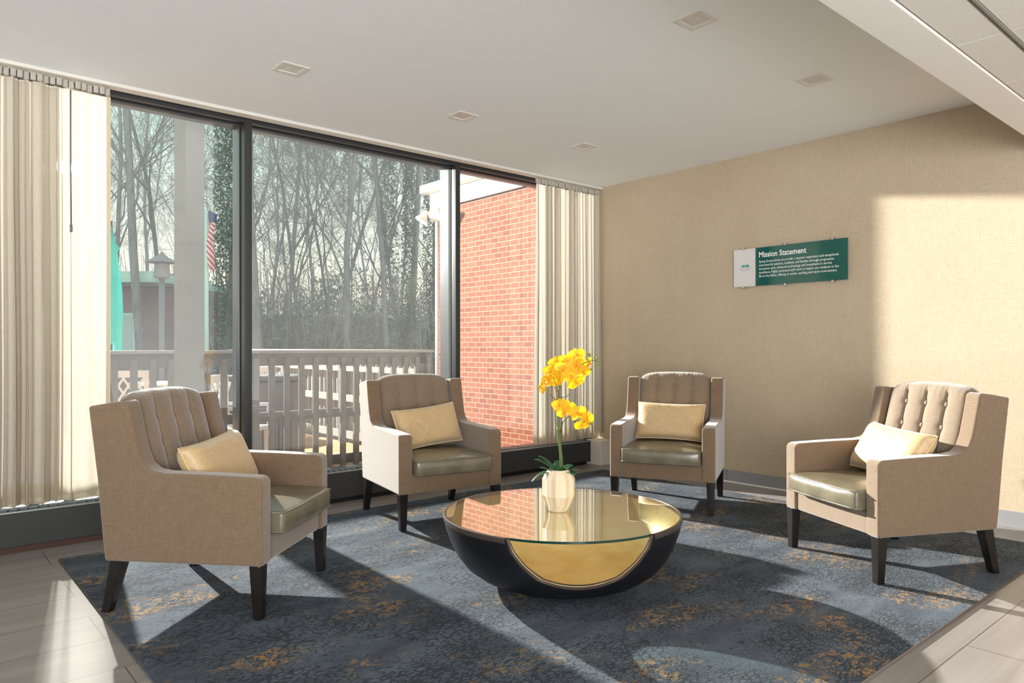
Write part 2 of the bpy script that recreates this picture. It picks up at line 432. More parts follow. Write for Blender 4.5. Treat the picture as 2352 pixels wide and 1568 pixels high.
tr = MB().box(-3.2, XR - .01, 4.655, 4.735, 2.612, ZC - .001)
t_ = tr.build('curtain_track', M['track'], None, smooth=False, bevel=.003, seg=2)
tag(t_, 'white aluminium curtain track along the ceiling above the windows', 'curtain track')

def curtain(name, x0, x1, flat0, flat1, period, amp, seed, label):
    root = empty(name, (x0, 4.705, 0), 0, label, 'curtain')
    rnd = random.Random(seed)
    n = int((x1 - x0) / .0045)
    ph = []; p = rnd.random() * 6
    for i in range(n + 1):
        x = x0 + (x1 - x0) * i / n
        k = 1.0
        if flat0 is not None and flat0 < x < flat1: k = .22
        p += (x1 - x0) / n * 2 * PI / period * (1 + .55 * noise.noise(Vector((x * 9, seed, 0)))) * (k if k < 1 else 1)
        ph.append((x, p, k))
    def pt(i, z):
        x, p, k = ph[i]
        h = (2.6 - z) / 2.36
        a = amp * (.55 + .45 * h) * (1 if k == 1 else .35)
        dr = 1.1 * h * noise.noise(Vector((x * 3.1, seed + 4, z * .35)))
        y = a * math.sin(p + dr) + .5 * a * math.sin(.47 * p + 2 + 1.5 * dr)
        xx = x - x0 + .35 * a * math.sin(2 * p + dr) + .02 * h * noise.noise(Vector((x * 4, seed, z * .5)))
        y += .006 * math.sin(4.3 * p + 3 * dr + seed) * (1 if k == 1 else .4)
        return (xx, y * .8, z)
    def sheet(zs_, dy=0, i0=0, i1=n):
        mb = MB(); w = i1 - i0 + 1
        vs = []
        for z in zs_:
            for i in range(i0, i1 + 1):
                q = pt(i, z); vs.append((q[0], q[1] + dy, q[2]))
        fs = [(j * w + i, j * w + i + 1, (j + 1) * w + i + 1, (j + 1) * w + i) for j in range(len(zs_) - 1) for i in range(w - 1)]
        return mb.add(vs, fs)
    zz = [2.56 - (2.56 - .35) * j / 26 for j in range(27)]
    sheet(zz).build('drape', M['curtain'], root, fix=False)
    lay = MB(); i = 0  # strips added behind the drape to dim it; gaps leave bright stripes
    while i < n:
        seg = int((.05 + .08 * rnd.random()) / .0045); gap = int((.008 + .018 * rnd.random()) / .0045)
        j = min(n, i + seg); xm = x0 + (x1 - x0) * j / n
        if flat0 < .9 and xm > flat0 - .03: break
        if flat0 > 4 and (xm < 4.5 or rnd.random() < .45): i = j; continue
        q = sheet([2.56, 2.0, 1.5, 1.0, .6, .3], .055, i, j); lay.add(q.v, q.f); i = j + gap
    if lay.v: lay.build('dimming_strips', M['curtain'], root, fix=False)
    sheet([.35, .31, .27, .238]).build('hem', M['hem'], root, fix=False)
    # heading tape: tight little loops
    hb = MB(); m = int((x1 - x0) / .03)
    for k in range(m):
        xa = (x1 - x0) * k / m; y = -.014 + .010 * math.sin(k * 1.9)
        hb.box(xa + .001, xa + (x1 - x0) / m - .003, y, y + .024, 2.565, 2.607)
    hb.build('heading_tape', M['tape'], root, bevel=.006, seg=2)
    return root, pt, n
lc, ptl, nl = curtain('curtain', -1.2, .955, .745, .96, .064, .040, 3, 'long cream sheer curtain hanging at the left with a dark pull wand, sun glowing through')
MB().tube([(.745 + 1.2, -.045, 2.54), (.745 + 1.2, -.047, 2.1), (.748 + 1.2, -.045, 1.78)], .0042, 8).tube([(.748 + 1.2, -.045, 1.785), (.748 + 1.2, -.045, 1.745)], .007, 8).build('pull_wand', plain('wand_grey', (120, 112, 108), .4), lc)
# vertical side hem at the leading edge
ed = MB()
ed.grid(lambda u, v: (ptl(nl, 2.56 - 2.2 * v)[0] - .022 + .022 * u, ptl(nl, 2.56 - 2.2 * v)[1] - .004, 2.56 - 2.32 * v), 2, 24)
ed.build('side_hem', M['hem'], lc, fix=False)
rc, ptr, nr = curtain('curtain', 4.325, 5.150, 4.34, 4.40, .058, .036, 11, 'shorter run of cream sheer curtain in the corner beside the papered wall')

# ------------------------------------------------------------------ rug
def rug():
    x0, x1, y0, y1 = .640, 4.79, 1.03, 4.33
    mb = MB()
    mb.box(x0, x1, y0, y1, 0, .009)
    o = mb.build('area_rug', M['rug'], None, smooth=False, bevel=.003, seg=2)
    tag(o, 'large slate blue distressed rug with gold flecks under the four armchairs', 'rug')
    e = MB().tube([(x0, y0, .005), (x1, y0, .005), (x1, y1, .005), (x0, y1, .005)], .0045, 6, closed=True)
    e.build('bound_edge', plain('rug_binding', (112, 100, 92), .9), o)
rug()
FZ = .009
# ------------------------------------------------------------------ armchairs
# chair space: x = width, local -y = forward (s = -y), z up
SIDE = [(.000, .215), (-.010, .30), (-.035, .55), (-.075, .848), (.02, .864), (.088, .872), (.104, .866), (.122, .78), (.148, .67), (.170, .618), (.205, .590), (.26, .581), (.45, .578), (.650, .572), (.672, .566), (.680, .548), (.680, .215)]
W2 = .345; AT = .085
def seg_round(p): return p
def make_chair():
    root = empty('armchair')
    for sx in (1, -1):
        poly = [(-s, z) for s, z in SIDE]
        a, b_ = (W2 - AT, W2) if sx > 0 else (-W2, -W2 + AT)
        sd = MB().prism(poly, a, b_).build('side_panel', M['chair'], root, bevel=.012, seg=3)
        e = sx * (W2 - .002)
        pts = [(e, -s + (.0), z) for s, z in SIDE[5:]]
        pts = [(e - sx * .010, -s, z) if False else (e, -s + .013, z - .0) for s, z in SIDE[6:]]
        pts = [(e, p[1], p[2] - (.012 if 0 < i < len(pts) - 2 else 0)) for i, p in enumerate(pts)]
        MB().tube(pts, .0026, 6).build('seam_piping', M['chair'], sd)
    # backrest shell
    MB().prism([(-.002, .215), (.008, .30), (.035, .55), (.068, .835), (.030, .845), (-.02, .55), (-.05, .215)], -W2 + AT - .002, W2 - AT + .002).build('backrest', M['chair'], root, bevel=.010)
    # seat frame
    fr = MB().box(-W2 + AT - .002, W2 - AT + .002, -.668, -.045, .215, .325)
    fr.build('seat_frame', M['chair'], root, bevel=.010)
    # tufted back cushion
    XS = (-.128, 0, .128); W = .257
    def surf(side):
        def fn(u, v):
            U = 2 * u - 1; x = U * W
            zt = .908 - .012 * abs(U) ** 2 - .030 * abs(U) ** 7
            z = .40 + (zt - .40) * v
            p = max(0, 1 - abs(U) ** 9) ** .42 * max(0, 1 - abs(2 * v - 1) ** 14) ** .42
            mid = .138 - (z - .43) * .255
            s = mid + side * p * (.062 if side > 0 else .055)
            if side > 0:
                win = min(1, max(0, (v - .04) * 8)) * min(1, max(0, (1 - v) * 9))
                for xi in XS:
                    s -= (.011 * math.exp(-((x - xi) / .007) ** 2) + .012 * math.exp(-((x - xi) / .03) ** 2)) * win * p
                    for zi in (.80, .685):
                        d2 = (x - xi) ** 2 + (z - zi) ** 2
                        s -= .012 * math.exp(-d2 / .018 ** 2)
                s += .003 * noise.noise(Vector((x * 60, z * 8, 1))) * max(0, (v - .8)) * 5
            return (x, -s, z)
        return fn
    cu = MB().grid(surf(1), 96, 56).grid(surf(-1), 96, 56)
    c = cu.build('back_cushion', M['chairback'], root, weld=True)
    for xi in XS:
        for zi in (.80, .685):
            s = .138 - (zi - .43) * .255 + .062 - .023 - .012 + .008
            bt = MB().lathe([(.001, .010), (.006, .0095), (.0105, .006), (.011, 0)], 14)
            bo = bt.build('button', M['chairback'], c)
            bo.location = (xi, -s, zi); bo.rotation_euler = (PI / 2 - .2, 0, 0)
    # leather seat cushion
    w, s0, s1, zb, zt = .257, .12, .728, .324, .418
    def top(u, v):
        U = 2 * u - 1; V = 2 * v - 1
        return (U * w, -(s0 + (s1 - s0) * v) - .010 * (1 - U * U) * v, zt + .017 * (1 - U ** 4) * (1 - V ** 4) + .003 * noise.noise(Vector((U * 3, V * 3, 5))))
    def bot(u, v):
        x, y, z = top(u, v); return (x, y, zb - .006 * (1 - (2 * u - 1) ** 4) * (1 - (2 * v - 1) ** 4))
    n = 14; mb = MB().grid(top, n, n).grid(bot, n, n)
    def wall(f):
        mb.grid(f, n, 3)
    def edge(fix, val):
        def fn(a, h):
            q = top(a, val) if fix == 'v' else top(val, a); r = bot(a, val) if fix == 'v' else bot(val, a)
            o_ = .010 * math.sin(h * PI) * (1 - abs(2 * a - 1) ** 8)
            x = q[0] + (r[0] - q[0]) * h; y = q[1] + (r[1] - q[1]) * h; z = q[2] + (r[2] - q[2]) * h
            if fix == 'v': y += -o_ if val == 1 else o_
            else: x += 0
            return (x, y, z)
        return fn
    for fx, vl in (('v', 0), ('v', 1), ('u', 0), ('u', 1)): wall(edge(fx, vl))
    sc_ = mb.build('seat_cushion', M['leather'], root, weld=True, bevel=.016, seg=4)
    def ringp(dz, ins):
        q = []
        for i in range(13): q.append((-w + ins + (2 * w - 2 * ins) * i / 12, 0, 0))
        pts = [(-w + ins, -s0 - .02), (-w + ins, -s1 + .012)]
        out = [(x, -s1 - .008 * (1 - (x / w) ** 2) - .001, z) for x, z in [(-w + ins + (2 * w - 2 * ins) * i / 14, dz) for i in range(15)]]
        left = [(-w + ins, -s0 - (s1 - s0 - .01) * i / 8, dz) for i in range(8)]
        right = [(w - ins, -s1 + .01 + (s1 - s0 - .01) * i / 8, dz) for i in range(1, 9)]
        return left + out + right
    MB().tube(ringp(.4125, .004), .0035, 6).build('piping', M['leather'], sc_)
    MB().tube(ringp(.3335, .004), .0035, 6).build('piping', M['leather'], sc_)
    # legs
    for sx in (1, -1):
        xo, xi = sx * (W2 - .004), sx * (W2 - .056); bo_, bi = sx * (W2 - .012), sx * (W2 - .048)
        bt, tt = (min(bo_, bi), max(bo_, bi)), (min(xo, xi), max(xo, xi))
        MB().frustum((bt[0], bt[1], -.673, -.637), (tt[0], tt[1], -.677, -.624), 0, .218).build('leg', M['leg'], root, smooth=False, bevel=.002, seg=1)
        MB().frustum((bt[0], bt[1], -.012, .024), (tt[0], tt[1], -.078, -.022), 0, .218).build('leg', M['leg'], root, smooth=False, bevel=.002, seg=1)
    return root
chairs = [
    ((.905, 3.545), -48, 'taupe linen armchair nearest the left curtain, seen from its side'),
    ((2.714, 4.241), -100.5, 'taupe linen armchair in front of the brick wall window, turned to the camera'),
    ((4.427, 3.264), -152, 'taupe linen armchair in the corner against the papered wall, right of the orchid'),
    ((4.169, 1.400), 153.6, 'taupe linen armchair at the right below the green plaque, sunlit front')]
proto = make_chair()
for i, (p, ang, lab) in enumerate(chairs):
    o = proto if i == 0 else copy_tree(proto)
    o.location = (p[0], p[1], FZ); o.rotation_euler = (0, 0, math.radians(ang) + PI / 2)
    tag(o, lab, 'armchair', 'four matching taupe armchairs')

# ------------------------------------------------------------------ pillows
def make_pillow():
    w, h, th = .236, .134, .066
    def f(side):
        def fn(u, v):
            U, V = 2 * u - 1, 2 * v - 1
            k = 1 - .05 * (1 - V * V) ** 1; k2 = 1 - .09 * (1 - U * U)
            # edges pull in at the middle, ears at the corners
            x = U * w * (1 - .045 * (1 - V ** 2) * abs(U) ** 3)
            z = V * h * (1 - .075 * (1 - U ** 2) * abs(V) ** 3)
            t = th * (max(0, 1 - U ** 6) ** .55) * (max(0, 1 - V ** 6) ** .55)
            t += .0028 * noise.noise(Vector((U * 5, V * 5, side * 3))) * (1 - U ** 4) * (1 - V ** 4)
            t += .003 * math.sin(U * 40 + 3 * V) * max(0, abs(V) - .75) * 4 * max(0, 1 - V ** 6)
            return (x, side * t, z)
        return fn
    mb = MB().grid(f(1), 48, 30).grid(f(-1), 48, 30)
    o = mb.build('lumbar_pillow', M['pillow'], None, weld=True)
    pts = []
    N = 30; g1 = f(1)
    pts += [g1(i / N, 0) for i in range(N)] + [g1(1, i / N) for i in range(N)] + [g1(1 - i / N, 1) for i in range(N)] + [g1(0, 1 - i / N) for i in range(N)]
    MB().tube(pts, .0042, 6, closed=True).build('piping', M['pillow_pipe'], o)
    return o
pp = make_pillow()
# (chair index, x offset, forward offset, z, tilt back, roll, yaw)
pls = [(0, -.015, .318, .560, 24, -4, 0, 'cream satin lumbar pillow on the armchair beside the left curtain'),
       (1, .0, .300, .572, 20, -5, 6, 'cream satin lumbar pillow tilted up at its right corner, armchair before the brick wall'),
       (2, .0, .300, .566, 22, 1, 0, 'cream satin lumbar pillow on the corner armchair right of the orchid'),
       (3, .02, .318, .556, 30, 3, -4, 'cream satin lumbar pillow on the sunlit armchair below the green plaque')]
for i, (ci, dx, fs, z, tl, ro, yw, lab) in enumerate(pls):
    o = pp if i == 0 else copy_tree(pp)
    (px, py), ang, _ = chairs[ci]
    Mx = Matrix.Translation((px, py, FZ)) @ Matrix.Rotation(math.radians(ang) + PI / 2, 4, 'Z') @ Matrix.Translation((dx, -fs, z)) @ Matrix.Rotation(math.radians(yw), 4, 'Z') @ Matrix.Rotation(math.radians(-tl), 4, 'X') @ Matrix.Rotation(math.radians(ro), 4, 'Y')
    o.matrix_world = Mx
    tag(o, lab, 'pillow', 'cream lumbar pillows')

# ------------------------------------------------------------------ coffee table
TC = Vector((2.36, 2.39, FZ)); TR = .55; TZ = .325
def table():
    root = empty('coffee_table', TC, 0, 'low round black bowl coffee table with gold lining and glass top in the middle', 'coffee table')
    # cut plane: normal toward the front opening
    def w(r, f):
        s_, c_ = math.sin(math.radians(49.315)), math.cos(math.radians(49.315))
        return Vector((r * s_ + f * c_, -r * c_ + f * s_, 0))
    mid = w(.2755, 2.907)
    nrm = (mid - Vector((TC.x, TC.y, 0))); nrm.normalize(); D = .458
    outer = [(.20, 0), (.245, .004), (.31, .022), (.39, .056), (.448, .098), (.492, .155), (.52, .215), (.540, .27), (.549, TZ)]
    th = .016
    inner = [(r - th, max(z + .014 * (1 - z / TZ), .014)) for r, z in outer]
    def shell(po, pi, n=120):
        prof = po + pi[::-1]
        mb = MB(); mb.lathe(prof, n, capb=True, capt=True); return mb
    def cutobj(mb, name, mats, prt, fill=True):
        me = mb.mesh(name); bm = bmesh.new(); bm.from_mesh(me)
        g = bmesh.ops.bisect_plane(bm, geom=bm.verts[:] + bm.edges[:] + bm.faces[:], plane_co=nrm * D, plane_no=nrm, clear_outer=True)
        if fill:
            ed_ = [e for e in g['geom_cut'] if isinstance(e, bmesh.types.BMEdge)]
            r = bmesh.ops.holes_fill(bm, edges=ed_, sides=0)
            for f in r['faces']: f.material_index = 1 if len(mats) > 1 else 0
        bmesh.ops.recalc_face_normals(bm, faces=bm.faces)
        bm.to_mesh(me); bm.free(); me.shade_smooth(); me.set_sharp_from_angle(angle=math.radians(40))
        for m in mats: me.materials.append(m)
        return link(bpy.data.objects.new(name, me), prt)
    bowl = cutobj(shell(outer, [(r - .006, max(z, .006) + .006 * (1 - z / TZ)) for r, z in outer]), 'bowl', [M['bowl'], M['rim']], root)
    lo = [(r - .0078, max(z, .006) + .0085 * (1 - z / TZ)) for r, z in outer]
    li = [(r - .0105, max(z, .006) + .014 * (1 - z / TZ)) for r, z in outer]
    lo[-1] = (lo[-1][0], TZ - .014); li[-1] = (li[-1][0], TZ - .014)
    cutobj(shell(lo, li), 'gold_lining', [M['brass'], M['rim']], root)
    # rim band
    rb = [(.549, TZ - .02), (.5515, TZ - .016), (.5515, TZ + .002), (.548, TZ + .004), (.541, TZ + .004), (.5395, TZ + .001), (.5395, TZ - .016), (.541, TZ - .02)]
    cutobj(MB().lathe(rb + rb[:1], 120, capb=False, capt=False), 'rim', [M['rim']], root)
    # glass: full disc, so it bridges the opening
    gr = .538
    MB().lathe([(gr, TZ - .007), (gr, TZ + .003)], 128, capb=False, capt=False).build('glass_edge', M['tedge'], root)
    MB().lathe([(.001, TZ + .003), (gr, TZ + .003)], 128, capb=True, capt=False).build('glass_top', M['tglass'], root, smooth=False)
table()
GZ = FZ + TZ + .0035

# ------------------------------------------------------------------ vase
VC = Vector((2.345, 2.395, GZ))
def vase():
    N = 20
    def rr(z, k):
        prof = [(0, .040), (.004, .045), (.075, .0735), (.150, .0735), (.178, .060), (.190, .050), (.194, .047)]
        for (a, ra), (b_, rb) in zip(prof, prof[1:]):
            if z <= b_: r = ra + (rb - ra) * (z - a) / (b_ - a); break
        rid = .052 * (min(1, z / .03)) * min(1, max(0, (.192 - z) / .02))
        return r * (1 + rid * (1 if k % 2 == 0 else -1.1))
    zs_ = [0, .004, .03, .055, .075, .10, .125, .150, .165, .178, .190, .194]
    mb = MB(); vs = []; fs = []
    for z in zs_:
        for k in range(N):
            a = 2 * PI * k / N
            vs.append((rr(z, k) * math.cos(a), rr(z, k) * math.sin(a), z))
    L = len(zs_)
    ins = [(.043, .192), (.042, .17), (.045, .14), (.002, .138)]
    for r, z in ins:
        for k in range(N):
            a = 2 * PI * k / N; vs.append((r * math.cos(a), r * math.sin(a), z))
    for i in range(L + len(ins) - 1):
        for k in range(N):
            l = (k + 1) % N; fs.append((i * N + k, i * N + l, (i + 1) * N + l, (i + 1) * N + k))
    fs.append(tuple(range(N - 1, -1, -1)))
    o = mb.add(vs, fs).build('vase', M['vase'], None, smooth=False)
    o.location = VC
    tag(o, 'cream fluted ceramic vase standing on the glass table top', 'vase')
vase()

# ------------------------------------------------------------------ orchid
def orchid():
    base = VC + Vector((0, 0, .145))
    root = empty('orchid', base, 0, 'artificial yellow moth orchid with two flower sprays rising from the cream vase', 'orchid')
    root.scale = (1, 1, .91)
    rt = Vector((.758, -.652, 0)); fw = Vector((.652, .758, 0))   # right-hand and away directions as seen on entering
    def P(r, f, z): v = rt * r + fw * f; return (v.x, v.y, z)
    MB().lathe([(.041, -.004), (.034, .008), (.002, .018)], 18, capb=True).build('moss', M['moss'], root)
    main = [P(.02, 0, .0), P(.012, 0, .12), P(.0, 0, .24), P(-.002, 0, .36), P(.002, .0, .46), P(.012, 0, .50), P(.035, -.01, .535), P(.075, -.02, .565), P(.12, -.03, .60), P(.155, -.03, .612), P(.185, -.02, .607)]
    MB().tube(main, [.0075, .0075, .007, .006, .0045, .0035, .003, .003, .0025, .002, .0015], 8).build('stem', M['stem'], root)
    MB().tube([P(.014, .006, .0), P(.004, .008, .2), P(-.008, .008, .36), P(-.014, .008, .465)], .0038, 7).build('stake', M['stake'], root)
    st2 = [P(.006, 0, .235), P(.02, -.01, .30), P(.045, -.015, .325), P(.07, -.02, .315), P(.10, -.03, .30), P(.135, -.04, .29), P(.15, -.04, .29)]
    MB().tube(st2, [.003, .003, .0028, .0025, .002, .002, .0015], 7).build('stem', M['stem'], root)
    st3 = [P(-.002, 0, .40), P(-.02, -.01, .415), P(-.045, -.02, .44)]
    MB().tube(st3, .002, 6).tube([P(.004, 0, .42), P(.03, -.02, .425), P(.05, -.03, .44)], .002, 6).tube([P(0, 0, .44), P(-.012, -.01, .49), P(-.025, -.02, .525)], .002, 6).build('side_shoot', M['stem'], root)
    MB().lathe([(.0075, .252), (.009, .255), (.009, .266), (.0075, .269)], 10, c=P(.0, .003, 0)).tube([P(-.005, 0, .262), P(-.018, -.004, .266), P(-.016, -.004, .28)], .0012, 5).build('tie', M['tie'], root)
    # leaves
    def leaf(az, L, W_, up, droop, name='leaf'):
        d = rt * math.cos(az) + fw * math.sin(az); side = Vector((-d.y, d.x, 0))
        def fn(u, v):
            q = v; wd = W_ * (math.sin(PI * min(1, q * .93 + .07)) ** .6) * (1 if q < .99 else .1)
            c = d * (L * q) + Vector((0, 0, .015 + up * q - droop * q * q))
            s = (2 * u - 1)
            return tuple(c + side * s * wd + Vector((0, 0, abs(s) * wd * .45)))
        o = MB().grid(fn, 6, 14).build(name, M['leaf'], root, fix=False)
        sd = o.modifiers.new('t', 'SOLIDIFY'); sd.thickness = .002
    for a in [(q[0], q[1] * .86, q[2] * 1.4, q[3], q[4]) for q in [(PI * .97, .135, .014, .16, .075), (PI * 1.06, .150, .013, .10, .125), (PI * .88, .115, .013, .15, .05), (PI * 1.15, .12, .012, .085, .03),
              (0.05, .11, .019, .08, .05), (-.35, .10, .02, .06, .05), (.5, .10, .018, .09, .04), (-1.2, .055, .018, .05, .0), (PI * .5, .08, .016, .09, .02)]]: leaf(*a)
    # flowers
    rnd = random.Random(5)
    def petal_fn(L, W_, curl, base_a):
        ca, sa = math.cos(base_a), math.sin(base_a)
        def fn(u, v):
            s = 2 * u - 1
            w_ = W_ * math.sin(PI * (v * .86 + .10)) ** .75
            r = L * v; x = s * w_; z = curl * v * v + .10 * w_ * s * s * 2 + .0022 * math.sin(9 * s + 3 * v)
            return (ca * x - sa * r, sa * x + ca * r, z)
        return fn
    def flower():
        mb = MB()
        for a in (0, 2.25, -2.25): mb.grid(petal_fn(.036, .0125, -.004, a), 6, 7)
        for a in (1.3, -1.3): mb.grid(petal_fn(.040, .0225, .003, a), 8, 7)
        return mb.mesh('flower', False)
    fm = flower(); fm.shade_smooth(); fm.materials.append(M['petal'])
    lm = MB().grid(lambda u, v: ((2 * u - 1) * .007 * (1 - v * .3), -.004 - .012 * v, .004 + .010 * math.sin(v * 2.2)), 4, 5).tube([(0, 0, 0), (0, .001, .009)], [.004, .003], 7).mesh('lip', False)
    lm.shade_smooth(); lm.materials.append(M['lip'])
    def put(r, f, z, yaw, pitch, roll, k=1.0):
        o = link(bpy.data.objects.new('flower', fm), root)
        q = link(bpy.data.objects.new('lip', lm), o)
        # flower faces +z locally; aim it
        d = (-fw * math.cos(yaw) + rt * math.sin(yaw)) * math.cos(pitch) + Vector((0, 0, math.sin(pitch)))
        zz = d.normalized(); xx = Vector((0, 0, 1)).cross(zz).normalized(); yy = zz.cross(xx)
        m = Matrix((xx, yy, zz)).transposed().to_4x4()
        o.matrix_local = Matrix.Translation(P(r, f, z)) @ m @ Matrix.Rotation(roll, 4, 'Z') @ Matrix.Diagonal((k * 1.1, k * 1.1, k * 1.1, 1))
    top = [(-.035, .0, .555, -.5, .1, .1, 1.0), (-.005, .01, .60, -.2, .5, .4, 1.05), (.04, 0, .605, .3, .2, -.2, 1.05), (.085, -.01, .64, .1, .3, .2, .95), (.075, -.03, .585, .2, -.1, .5, 1.1),
           (.02, -.04, .565, -.3, .0, -.4, 1.1), (.105, -.02, .59, .9, .1, .0, 1.0), (.055, -.04, .535, .1, -.3, .3, 1.1), (.08, -.02, .50, .4, -.5, .7, 1.1), (-.05, -.01, .51, -.9, -.1, .2, 1.0),
           (-.075, -.01, .47, -1.2, -.2, .5, .95), (.00, -.03, .52, -.6, -.3, .9, 1.0), (.14, -.02, .60, 1.2, 0, .3, .8), (.05, .03, .57, 2.4, .2, 0, 1.0), (.115, -.03, .555, .6, -.3, -.3, .9), (-.03, .02, .50, 2.8, 0, 0, .9)]
    for a in top: put(*a)
    for a in [(.005, -.02, .385, -.4, .3, .2, .95), (.04, -.02, .375, .2, .4, -.2, .95), (.025, -.03, .35, -.2, -.2, .6, .9), (.085, -.04, .345, .4, .2, .2, 1.1), (.125, -.045, .315, .8, -.1, -.3, 1.15), (.105, -.04, .285, .3, -.5, .1, .95)]: put(*a)
    bm_ = MB().lathe([(.0005, -.008), (.004, -.005), (.0058, 0), (.004, .005), (.0005, .008)], 9).mesh('bud'); bm_.shade_smooth(); bm_.materials.append(M['bud'])
    for (r, f, z, k) in [(.185, -.02, .607, .8), (.178, -.02, .622, 1), (.165, -.03, .63, 1.2), (.172, -.025, .585, 1.1), (.15, -.03, .565, 1), (.185, -.02, .59, .7), (.15, -.04, .292, 1.3), (.11, -.055, .305, 1.3), (.14, -.03, .638, 1.4)]:
        o = link(bpy.data.objects.new('bud', bm_), root); o.location = P(r, f, z); o.scale = (k, k, k)
orchid()

# ------------------------------------------------------------------ plaque
def plaque():
    X = XR - .028
    ya, yb, yc = 3.227, 3.035, 2.314    # left, split, right (along -Y)
    root = empty('wall_plaque', (X, 2.77, 1.73), 0, 'green and white acrylic Mission Statement plaque on steel standoffs on the papered wall', 'sign')
    cy, cz = 2.77, 1.73
    z0, z1 = 1.582 - cz, 1.880 - cz
    MB().box(0, .006, yc - cy, yb - cy, z0, z1).build('green_panel', M['green'], root, smooth=False)
    wp = MB().box(0, .006, yb - cy, ya - cy, z0, z1).build('white_panel', M['white_ac'], root, smooth=False)
    for y in (3.14, 2.785, 2.42):
        for z in (z0 - .004, z1 + .004):
            o = MB().lathe([(.011, -.028), (.011, .005), (.009, .009)], 16).build('standoff', M['steel'], root, auto=40)
            o.location = (0, y - cy, z); o.rotation_euler = (0, -PI / 2, 0)
    def text(body, size, y, z, mat, prt, name='lettering', bold=0.0, width=None):
        cu = bpy.data.curves.new('t', 'FONT'); cu.body = body; cu.size = size; cu.offset = bold; cu.resolution_u = 2
        ob = bpy.data.objects.new('t', cu); COL.objects.link(ob)
        dg = bpy.context.evaluated_depsgraph_get()
        me = bpy.data.meshes.new_from_object(ob.evaluated_get(dg)); bpy.data.objects.remove(ob)
        xs = [v.co.x for v in me.vertices]; k = width / (max(xs) - min(xs)) if width else 1
        # text plane -> wall plane: x -> -Y, y -> Z
        for v in me.vertices: v.co = Vector((-.0012, -(v.co.x - min(xs)) * k, v.co.y))
        me.materials.clear(); me.materials.append(mat)
        o = link(bpy.data.objects.new(name, me), prt); o.location = (0, y - cy, z - cz); return o
    text('Mission Statement', .060, 3.004, 1.803, M['txt'], root, 'heading_lettering', .0012, .385)
    lines = [('Spring Grove strives to provide a superior experience and exceptional', .625), ('outcomes for patients, residents and families through progressive,', .595), ('innovative care, advanced technology and investment in service', .578),
             ('excellence. Highly motivated staff work to inspire our residents to live', .628), ('life to the fullest, offering an active, exciting and warm environment.', .616)]
    for i, (l, w) in enumerate(lines): text(l, .027, 3.004, 1.761 - i * .0285, M['txt'], root, 'body_lettering', .0001, w)
    # emblem: two little tree crowns over lettering
    for (yy, m) in ((3.142, 'logo_b'), (3.106, 'logo_g')):
        vs = [(-.0012, -(.017 * math.cos(a)) * (1 + .15 * math.sin(5 * a)), .018 * abs(math.sin(a)) ** .7) for a in [PI * k / 14 for k in range(15)]]
        o = MB().add(vs, [tuple(range(15))]).build('emblem', M[m], root, smooth=False); o.location = (0, yy - cy, 1.738 - cz)
        MB().box(-.0012, -.0008, -.0015, .0015, -.007, .002).build('emblem_trunk', M[m], o, smooth=False)
    text('SPRING GROVE', .016, 3.178, 1.718, M['grey_txt'], root, 'name_lettering', 0, .105)
    MB().box(-.0012, -.0008, 3.085 - cy, 3.168 - cy, 1.708 - cz, 1.710 - cz).build('underline', M['grey_txt'], root, smooth=False)
plaque()

# ------------------------------------------------------------------ recessed ceiling lights
dlp = [((1.653, 3.792), 'square recessed downlight nearest the left curtain, above the first window'), ((2.856, 3.827), 'middle square recessed downlight of the row along the windows'),
       ((3.994, 3.803), 'square recessed downlight in the window row nearest the papered wall'), ((2.846, 1.989), 'square recessed downlight closest to the camera, large in view'), ((3.995, 1.990), 'square recessed downlight beside the dropped ceiling, nearer the papered wall')]
def downlight():
    root = empty('recessed_downlight')
    a, b_ = .078, .052
    MB().box(-a, a, -a, -b_, -.006, 0).box(-a, a, b_, a, -.006, 0).box(-a, -b_, -b_, b_, -.006, 0).box(b_, a, -b_, b_, -.006, 0).build('trim_ring', M['white'], root, smooth=False, bevel=.0015, seg=1)
    MB().box(-b_, b_, -b_, b_, -.0012, 0).build('diffuser', plain('frosted_lens', (212, 209, 205), .4, var=.06, vs=40), root, smooth=False)
    return root
d0 = downlight()
for i, (p, lab) in enumerate(dlp):
    o = d0 if i == 0 else copy_tree(d0)
    o.location = (p[0], p[1], ZC); tag(o, lab, 'ceiling light', 'square recessed ceiling lights')

# ------------------------------------------------------------------ OUTSIDE
DZ = -.10
o = MB().box(-5, 4.40, 5.03, 12.6, DZ - .12, DZ).build('deck', M['deck'], None, smooth=False); o['kind'] = 'structure'
gr = MB().grid(lambda u, v: (-22 + 64 * u, 5 + 60 * v, -.75 + 6.5 * max(0, v - .2) ** 1.3 + .25 * noise.noise(Vector((u * 9, v * 9, 0)))), 60, 50).build('ground', M['ground'], None); gr['kind'] = 'structure'
# brick wing with fascia
XB = 6.0
o = MB().box(XB, XB + 4, 4.9, 8.70, -1, 3.12).build('brick_wing', M['brick'], None, smooth=False); tag(o, 'red brick wing of the building outside with a white roof fascia', 'building')
MB().box(XB - .06, XB + 4.1, 4.9, 8.76, 3.12, 3.345).build('fascia', M['fascia'], o, smooth=False, bevel=.004, seg=1)
MB().box(XB - .17, XB + 4.2, 4.9, 8.86, 3.345, 3.46).build('roof_edge', M['fascia'], o, smooth=False, bevel=.004, seg=1)
MB().box(XB - .062, XB - .05, 4.9, 8.76, 3.105, 3.122).build('drip_strip', M['frame'], o, smooth=False)
dp = MB().tube([(XB - .05, 8.58, 3.0), (XB - .05, 8.58, -.6)], .03, 10).box(XB - .03, XB, 8.54, 8.62, 2.3, 2.33).box(XB - .03, XB, 8.54, 8.62, 1.0, 1.03).build('conduit_pipe', M['fascia'], None); tag(dp, 'thin white pipe running down the far corner of the brick wing', 'pipe')
